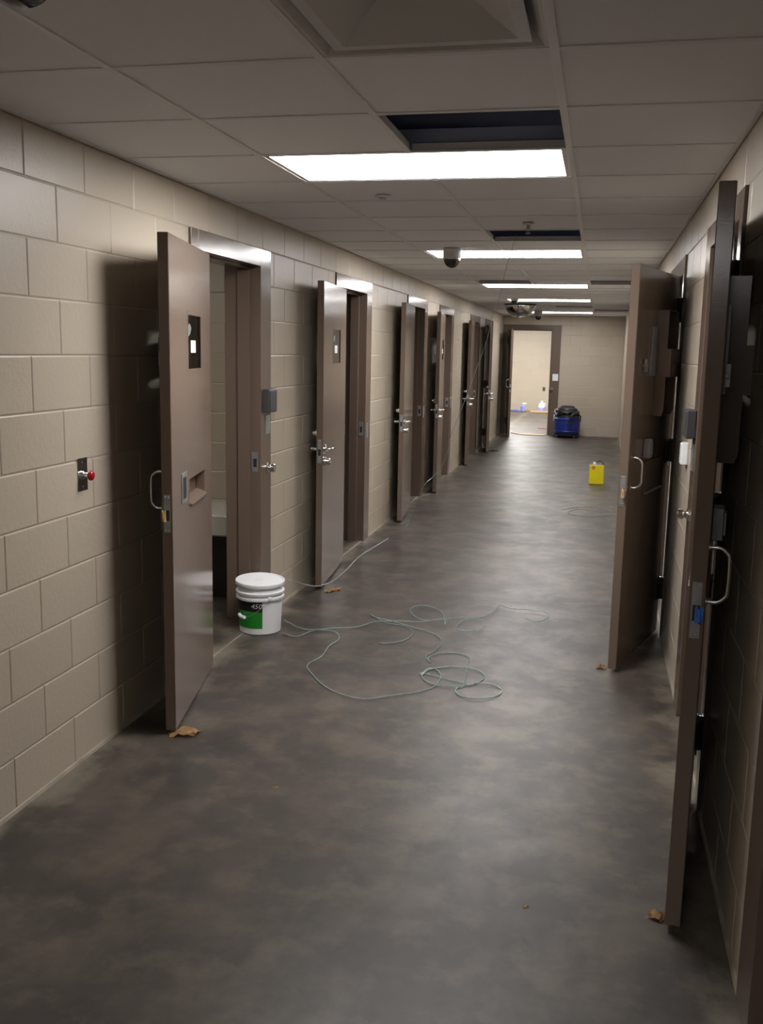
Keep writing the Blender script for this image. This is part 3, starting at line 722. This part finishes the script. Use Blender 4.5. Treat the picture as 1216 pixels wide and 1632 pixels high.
bm = bm_new(); lathe(bm, [(0.038, 0), (0.040, -0.004), (0.034, -0.008)], 24); obj('cover_plate', bm, 'white_metal', t, 40)
bm = bm_new(); lathe(bm, [(0.020, -0.008), (0.018, -0.014)], 18); obj('centre_cap', bm, 'zinc', t, 40)
t = empty('sprinkler_head', (-0.456, 5.94, ZC-0.003)); tag(t, 'pendant sprinkler head beside an open tile gap', 'sprinkler')
bm = bm_new(); lathe(bm, [(0.036, 0), (0.034, -0.006), (0.014, -0.010)], 20); obj('escutcheon', bm, 'white_metal', t, 40)
bm = bm_new(); lathe(bm, [(0.010, -0.008), (0.010, -0.03), (0.006, -0.036)], 12); obj('body', bm, 'zinc', t, 40)
bm = bm_new(); tube(bm, smooth_path([(-0.008, 0, -0.03), (-0.014, 0, -0.042), (-0.004, 0, -0.056)], 4), 0.002, 6); tube(bm, smooth_path([(0.008, 0, -0.03), (0.014, 0, -0.042), (0.004, 0, -0.056)], 4), 0.002, 6); obj('frame_arms', bm, 'zinc', t, 60)
bm = bm_new(); lathe(bm, [(0.016, -0.056), (0.017, -0.058), (0.004, -0.061)], 16); obj('deflector', bm, 'zinc', t, 40)

# ------------------------------------------------------------------ bucket
BK = (-1.90, 5.315)
t = empty('paint_bucket', (BK[0], BK[1], 0.0)); t.scale = (0.965, 0.965, 0.90); tag(t, 'white plastic bucket with green and black label and loose lid', 'bucket')
BH = 0.325; RB, RT_ = 0.126, 0.140
def rad(z): return RB + (RT_-RB)*z/BH
bm = bm_new()
prof = [(RB-0.008, 0.0), (RB, 0.006)]
prof += [(rad(z), z) for z in (0.05, 0.15, 0.225)]
prof += [(rad(0.228), 0.228), (rad(.23)+0.012, 0.232), (rad(.24)+0.012, 0.246), (rad(.25), 0.250), (rad(.26), 0.266), (rad(.27)+0.012, 0.270), (rad(.28)+0.012, 0.280), (rad(.285), 0.285), (rad(BH), BH), (rad(BH)-0.004, BH)]
prof += [(rad(0.05)-0.006, 0.05), (0.002, 0.02)]
lathe(bm, prof, 40, cap=False); obj('body', bm, 'white_plastic', t, 35)
bm = bm_new(); lathe(bm, [(0.136, -0.008), (0.150, -0.012), (0.153, 0.0), (0.151, 0.012), (0.143, 0.015), (0.136, 0.010), (0.03, 0.011), (0.028, 0.014), (0.002, 0.014)], 40, cap=False)
bmesh.ops.transform(bm, matrix=Matrix.Translation((0, 0, BH+0.009)) @ Matrix.Rotation(dg(2.5), 4, 'X') @ Matrix.Rotation(dg(2.0), 4, 'Y'), verts=bm.verts)
obj('lid', bm, 'white_plastic', t, 35)
va = math.atan2(-BK[1], -BK[0])          # azimuth from bucket to the viewer's side of the room
def band(a0, a1, z0, z1, off, m, name):
    bm = bm_new(); n = 22; lo = []; hi = []
    for i in range(n+1):
        a = va + a0 + (a1-a0)*i/n
        for lst, z in ((lo, z0), (hi, z1)):
            r = rad(z)+off; lst.append(bm.verts.new((r*math.cos(a), r*math.sin(a), z)))
    for i in range(n): bm.faces.new((lo[i], lo[i+1], hi[i+1], hi[i]))
    return obj(name, bm, m, t, 180)
# label runs clockwise (to the viewer's left) from just short of the middle
lg = band(-1.75, 0.10, 0.045, 0.158, 0.0008, 'green', 'label_green'); lk = band(-1.75, 0.10, 0.158, 0.224, 0.0008, 'black_label', 'label_black')
def bucket_text(txt, a_right, z, size):
    cu = bpy.data.curves.new('label_text', 'FONT'); cu.body = txt; cu.size = size; cu.shear = 0.25; cu.align_x = 'RIGHT'; cu.resolution_u = 2
    o = bpy.data.objects.new('label_text', cu); COL.objects.link(o)
    dgp = bpy.context.evaluated_depsgraph_get(); me = bpy.data.meshes.new_from_object(o.evaluated_get(dgp))
    COL.objects.unlink(o); bpy.data.objects.remove(o)
    for v in me.vertices:
        z_ = z + v.co.y; r = rad(z_)+0.0016; a = va + a_right + v.co.x/r
        v.co = (r*math.cos(a), r*math.sin(a), z_)
    me.materials.clear(); me.materials.append(M['print'])
    q = bpy.data.objects.new('label_text', me); COL.objects.link(q); q.parent = lk
bucket_text('450', 0.07, 0.182, 0.046)
bm = bm_new(); e1 = Vector((math.cos(va+0.42), math.sin(va+0.42), 0)); e2 = Vector((math.cos(va+0.42-1.15), math.sin(va+0.42-1.15), 0))
pts = []
for i in range(25):
    th = math.pi*i/24; p = e1*math.cos(th)*0.151 + e2*math.sin(th)*0.170; pts.append((p.x, p.y, 0.246-0.115*math.sin(th)))
tube(bm, pts, 0.0017, 6); hd = obj('wire_handle', bm, 'steel', t, 60)
bm = bm_new(); tube(bm, pts[10:15], 0.011, 10); obj('handle_grip', bm, 'white_plastic', hd, 40)
for s in (1, -1):
    bm = bm_new(); lathe(bm, [(0.016, 0), (0.016, 0.010), (0.010, 0.014)], 14); rot = Vector((0, 0, 1)).rotation_difference(e1*s).to_matrix().to_4x4(); rot.translation = e1*s*0.139 + Vector((0, 0, 0.246))
    bmesh.ops.transform(bm, matrix=rot, verts=bm.verts); obj('handle_ear', bm, 'white_plastic', t, 40)

# ------------------------------------------------------------------ yellow can
t = empty('solvent_can', (0.035, 12.80, 0), dg(6)); tag(t, 'yellow rectangular metal can with white cap on the floor', 'can')
cw, cd_, chh = 0.092, 0.055, 0.255
B('body', (-cw, cw, -cd_, cd_, 0.0, chh), 'yellow', t, bev=0.012, seg=3)
bm = bm_new(); box(bm, -cw+0.004, cw-0.004, -cd_+0.004, cd_-0.004, chh-0.002, chh+0.005, bev=0.002); obj('top_rim', bm, 'steel', t)
bm = bm_new(); lathe(bm, [(0.020, chh+0.005), (0.020, chh+0.03), (0.016, chh+0.034)], 18, (-0.03, 0, 0)); obj('cap', bm, 'white_plastic', t, 40)
bm = bm_new(); tube(bm, smooth_path([(-0.015, 0.02, chh+0.004), (0.0, 0.02, chh+0.034), (0.04, 0.02, chh+0.046), (0.075, 0.02, chh+0.03), (0.085, 0.02, chh+0.004)], 5), 0.007, 8); obj('handle', bm, 'black_plastic', t, 60)
bm = bm_new(); lathe(bm, [(0.024, -0.0012), (0.024, 0.0)], 20, (-0.045, -cd_, chh-0.035), 'Y'); obj('red_mark', bm, mat('dull red print', (0.42, 0.09, 0.02), 0.4, noise=(60, 0.6, (0.6, 0.35, 0.02))), t, 40)

# ------------------------------------------------------------------ wet/dry vacuum by the end doorway
t = empty('shop_vacuum', (-0.58, 19.90, 0)); tag(t, 'blue drum shop vacuum with black motor head by the end doorway', 'vacuum')
bm = bm_new(); lathe(bm, [(0.21, 0.07), (0.245, 0.085), (0.255, 0.12), (0.262, 0.36), (0.270, 0.365), (0.270, 0.385), (0.255, 0.39), (0.24, 0.40)], 36); obj('drum', bm, 'blue_plastic', t, 35)
bm = bm_new(); lathe(bm, [(0.264, 0.125), (0.268, 0.13), (0.268, 0.14), (0.264, 0.145)], 36, cap=False); obj('drum_band', bm, 'blue_plastic', t, 35)
bm = bm_new(); lathe(bm, [(0.255, 0.045), (0.265, 0.055), (0.265, 0.072), (0.2, 0.08)], 36); obj('caster_base', bm, 'black_plastic', t, 40)
for a in (0.6, 2.2, 3.9, 5.4):
    c = (0.245*math.cos(a), 0.245*math.sin(a), 0.027)
    bm = bm_new(); lathe(bm, [(0.020, -0.014), (0.027, -0.010), (0.027, 0.010), (0.020, 0.014)], 16, c, 'X'); w_ = obj('caster', bm, 'black_plastic', t, 40)
    bm = bm_new(); box(bm, c[0]-0.010, c[0]+0.010, c[1]-0.010, c[1]+0.010, 0.040, 0.058); obj('caster_fork', bm, 'steel', w_)
bm = bm_new(); lathe(bm, [(0.235, 0.40), (0.23, 0.44), (0.215, 0.47), (0.21, 0.54), (0.185, 0.585), (0.12, 0.61), (0.02, 0.615)], 32); obj('motor_head', bm, 'black_plastic', t, 35)
bm = bm_new(); tube(bm, smooth_path([(-0.13, -0.02, 0.56), (-0.12, -0.02, 0.61), (-0.05, -0.02, 0.625), (0.05, -0.02, 0.625), (0.12, -0.02, 0.61), (0.13, -0.02, 0.56)], 5), 0.018, 8); obj('carry_handle', bm, 'black_plastic', t, 60)
bm = bm_new(); hp = []
for i in range(60):
    a = -2.6 + i*0.125; hp.append((0.225*math.cos(a), 0.225*math.sin(a), 0.455+0.05*math.sin(i*0.16)+0.0006*i))
hp += [(0.235, -0.13, 0.52), (0.16, -0.25, 0.50), (0.08, -0.285, 0.44), (0.06, -0.29, 0.33)]
tube(bm, smooth_path(hp, 2), 0.026, 10); obj('hose', bm, 'black_plastic', t, 60)
bm = bm_new(); lathe(bm, [(0.04, 0), (0.04, 0.03), (0.033, 0.04)], 18, (0.06, -0.30, 0.32), 'Y'); obj('inlet_port', bm, 'black_plastic', t, 40)
for s in (-1, 1):
    bm = bm_new(); box(bm, s*0.245, s*0.275, -0.03, 0.03, 0.33, 0.45, bev=0.004); obj('drum_latch', bm, 'black_plastic' if s > 0 else 'white_plastic', t)
bm = bm_new(); tube(bm, smooth_path([(-0.20, -0.10, 0.44), (-0.245, -0.12, 0.50), (-0.24, -0.10, 0.56), (-0.19, -0.08, 0.55), (-0.21, -0.12, 0.47), (-0.25, -0.11, 0.53), (-0.2, -0.07, 0.58)], 6), 0.009, 6); obj('power_cord', bm, 'white_plastic', t, 60)

# ------------------------------------------------------------------ cardboard wedges and scraps
def crumple(name, loc, rz, w, d, h, m, label, cat, seed, group=None, taper=False):
    rng = random.Random(seed); bm = bm_new(); nx, ny = 7, 5; g = []
    for i in range(nx):
        rowv = []
        for j in range(ny):
            u, v = i/(nx-1)-0.5, j/(ny-1)-0.5
            z = h*(0.25+0.75*rng.random())*(0.35+0.65*math.cos(u*2.6))*(0.5+0.5*math.cos(v*2.6))
            if taper: z = h*(1-(u+0.5))*0.5 + z*0.4
            rowv.append(bm.verts.new((u*w*(1+0.25*rng.uniform(-1, 1)), v*d*(1+0.3*rng.uniform(-1, 1)), z+0.004)))
        g.append(rowv)
    for i in range(nx-1):
        for j in range(ny-1): bm.faces.new((g[i][j], g[i+1][j], g[i+1][j+1], g[i][j+1]))
    bmesh.ops.solidify(bm, geom=bm.faces[:], thickness=0.003)
    mz = min(v.co.z for v in bm.verts)
    for v in bm.verts: v.co.z -= mz
    o = obj(name, bm, m); o.location = (*loc, 0.0); o.rotation_euler = (0, 0, rz); tag(o, label, cat, group); return o
GW = 'cardboard wedges under the doors'
crumple('cardboard_wedge', (-1.675, 3.715), dg(15), 0.12, 0.06, 0.05, 'cardboard', 'crumpled cardboard wedge under the door with the food slot', 'cardboard', 3, GW)
crumple('cardboard_wedge', (-1.735, 6.36), dg(55), 0.13, 0.06, 0.035, 'cardboard', 'folded cardboard wedge under the door after the bucket doorway', 'cardboard', 5, GW)
crumple('cardboard_wedge', (0.095, 5.15), dg(-10), 0.06, 0.05, 0.030, 'cardboard', 'folded cardboard wedge under the door with the stepped window hood', 'cardboard', 8, GW)
crumple('cardboard_wedge', (0.258, 2.79), dg(70), 0.05, 0.05, 0.035, 'cardboard', 'cardboard wedge under the edge-on door with blue tape', 'cardboard', 9, GW)
crumple('cardboard_wedge', (-1.70, 16.50), dg(0), 0.16, 0.08, 0.03, 'dark_card', 'dark wedge under the sixth door of the long wall', 'cardboard', 12, GW)
crumple('paper_scrap', (-1.13, 3.33), 0.4, 0.022, 0.012, 0.006, 'cardboard', 'tiny tan scrap on the open floor before the food slot door', 'scrap', 20)
crumple('paper_scrap', (-0.13, 2.75), 0.9, 0.02, 0.012, 0.006, 'cardboard', 'tiny tan scrap on the open floor across from the blue tape', 'scrap', 21)

# ------------------------------------------------------------------ wires (laid out on the floor, metres)
def cam_ray(u, v):
    f = Vector((-math.sin(YAW)*math.cos(PITCH), math.cos(YAW)*math.cos(PITCH), -math.sin(PITCH)))
    r = Vector((math.cos(YAW), math.sin(YAW), 0)); up = r.cross(f); c, s = math.cos(ROLL), math.sin(ROLL)
    r, up = c*r+s*up, -s*r+c*up
    return f + r*(u-608)/FPX - up*(v-816)/FPX
def on_floor(u, v, z=0.004):
    d = cam_ray(u, v); k = (z-CAM_H)/d.z; return (d.x*k, d.y*k, z)
def at_y(u, v, y):
    d = cam_ray(u, v); k = y/d.y; return (d.x*k, y, CAM_H+d.z*k)
def q(a, b): return (340+a/2.171, 880+b/2.171)
def ell(cx, cy, rx, ry, a0, a1, n=14): return [(cx+rx*math.cos(math.radians(a0+(a1-a0)*i/n)), cy+ry*math.sin(math.radians(a0+(a1-a0)*i/n))) for i in range(n+1)]
w1 = [(240,280),(290,292),(350,270),(420,275),(435,300),(400,325),(375,360),(325,390),(340,420),(380,460),(440,490),(520,508),(600,498),(700,485),(765,465)]
w1 += ell(755, 430, 32, 28, 40, -170, 8) + ell(830, 430, 108, 34, -150, 200, 20) + ell(918, 480, 80, 27, -120, 230, 18) + ell(815, 370, 72, 22, 20, -210, 14)
w1 += [(735,360),(770,340),(790,310),(770,285),(700,262),(620,238),(560,225),(545,215),(600,245),(660,255),(690,280),(660,305),(600,315),(575,312)]
bm = bm_new(); zf = lambda i: 0.0035+0.0025*(1+math.sin(i*0.7))
tube(bm, smooth_path([on_floor(*q(*p), z=zf(i)) for i, p in enumerate(w1)], 4), 0.0026, 6)
tag(obj('loose_wire', bm, 'wire', None, 60), 'thin clear green wire lying in loose coils in the middle of the floor', 'wire')
w2 = [(245,235),(300,262),(350,268),(420,262),(500,258),(560,240),(640,238),(720,240),(800,230),(800,250),(795,215),(770,195),(720,183),(680,200),(730,235),(860,226),(920,230),(938,245),(925,265),(880,272),(840,262),(870,232),(930,226),(970,205),(990,183),(1030,195),(1100,200),(1150,208),(1160,225),(1120,240),(1080,228)]
bm = bm_new(); tube(bm, smooth_path([on_floor(*q(*p), z=zf(i+3)+0.009) for i, p in enumerate(w2)], 5), 0.0026, 6)
tag(obj('loose_wire', bm, 'wire', None, 60), 'thin clear green wire trailing from the bucket towards the farther floor', 'wire')
hang = [(822,374,6.62),(815,400,6.66),(806,430,6.74),(797,470,6.85),(786,500,6.95),(775,545,7.05),(762,580,7.15),(746,625,7.3),(733,658,7.42),(718,697,7.55),(713,720,7.62),(705,742,7.7),(690,760,7.8),(672,780,7.85)]
pts = [at_y(*h) for h in hang] + [on_floor(650, 836, 0.02), on_floor(612, 862), on_floor(575, 885), on_floor(552, 908, 0.01)]
pts += [at_y(530, 926, 6.38), at_y(505, 934, 6.1), at_y(480, 930, 5.75), at_y(456, 923, 5.45)]
bm = bm_new(); tube(bm, smooth_path(pts, 6), 0.0022, 6)
tag(obj('hanging_wire', bm, 'wire_pale', None, 60), 'pale wire hanging from an open ceiling tile down to the floor by the wall', 'wire')
bm = bm_new(); tube(bm, smooth_path([on_floor(895, 812), on_floor(930, 808), on_floor(965, 812), on_floor(975, 820), on_floor(940, 823), on_floor(905, 818), on_floor(925, 811), on_floor(960, 817)], 6), 0.0026, 6)
tag(obj('loose_wire', bm, 'wire', None, 60), 'thin clear wire coil on the floor near the yellow can', 'wire')

# ------------------------------------------------------------------ things in the bright end room
t = empty('plywood_offcut', (-1.34, 20.22, 0.002), dg(-4)); tag(t, 'pale plywood strip lying across the end doorway threshold', 'board')
bm = bm_new(); vv = [(-0.42, 0.20), (0.33, 0.10), (0.33, -0.18), (-0.14, -0.22)]
lo = [bm.verts.new((x, y, 0)) for x, y in vv]; hi = [bm.verts.new((x, y, 0.012)) for x, y in vv]
bm.faces.new(lo[::-1]); bm.faces.new(hi)
for i in range(4): bm.faces.new((lo[i], lo[(i+1) % 4], hi[(i+1) % 4], hi[i]))
obj('sheet', bm, 'wood', t)
t = empty('cleaner_jug', (-1.56, 28.3, 0), 0.3); tag(t, 'white jug with blue label on the end room floor', 'jug')
bm = bm_new(); lathe(bm, [(0.09, 0), (0.10, 0.01), (0.10, 0.17), (0.085, 0.23), (0.035, 0.27), (0.03, 0.29)], 24); obj('body', bm, 'white_plastic', t, 40)
bm = bm_new(); lathe(bm, [(0.034, 0.285), (0.034, 0.315), (0.028, 0.318)], 18); obj('cap', bm, 'white_plastic', t, 40)
bm = bm_new(); lathe(bm, [(0.1012, 0.04), (0.1012, 0.13)], 24, cap=False); obj('label_sleeve', bm, mat('pale blue label', (0.30, 0.36, 0.75), 0.5, noise=(20, 0.4, (0.4, 0.45, 0.8))), t, 40)
bm = bm_new(); tube(bm, smooth_path([(0.04, 0, 0.25), (0.09, 0, 0.245), (0.115, 0, 0.20), (0.10, 0, 0.14)], 5), 0.012, 8); obj('handle', bm, 'white_plastic', t, 60)
lb = mat('light blue plastic', (0.22, 0.28, 0.80), 0.5, noise=(10, 0.4, (0.3, 0.36, 0.85)))
t = empty('spray_bottle', (-2.10, 28.35, 0), 0.5); tag(t, 'light blue spray bottle standing on the end room floor', 'bottle')
B('body', (-0.06, 0.06, -0.045, 0.045, 0, 0.16), lb, t, bev=0.02, seg=3)
bm = bm_new(); lathe(bm, [(0.03, 0.16), (0.02, 0.19), (0.02, 0.21)], 14); obj('neck', bm, lb, t, 40)
bm = bm_new(); box(bm, -0.03, 0.10, -0.018, 0.018, 0.205, 0.245, bev=0.006); box(bm, 0.02, 0.032, -0.01, 0.01, 0.15, 0.21); obj('trigger_head', bm, 'white_plastic', t)
t = crumple('blue_cloth', (-2.31, 28.3), 0.2, 0.30, 0.22, 0.07, lb, 'crumpled light blue cloth on the end room floor', 'cloth', 31)
B_ = B('cardboard_sheet', (-1.86, -1.22, 27.85, 28.12, 0, 0.045), 'cardboard', bev=0.004); tag(B_, 'flattened cardboard lying in front of the white jug', 'cardboard')
crumple('cardboard_scrap', (-2.02, 28.05), 0.7, 0.18, 0.16, 0.09, 'cardboard', 'torn cardboard piece beside the flattened cardboard', 'cardboard', 33)
crumple('red_rag', (-1.14, 21.95), 0.1, 0.26, 0.14, 0.025, 'red_rag', 'red rag on the end room floor', 'rag', 35)
t = empty('wall_outlet', (-1.56, 28.95-0.0005, 0.63)); tag(t, 'small brown outlet on the cream wall of the end room', 'outlet')
B('cover_plate', (-0.04, 0.04, -0.006, 0.0, -0.06, 0.06), 'brown', t, bev=0.002); B('socket', (-0.017, 0.017, -0.009, -0.006, -0.035, 0.035), 'black_plastic', t, bev=0.001)
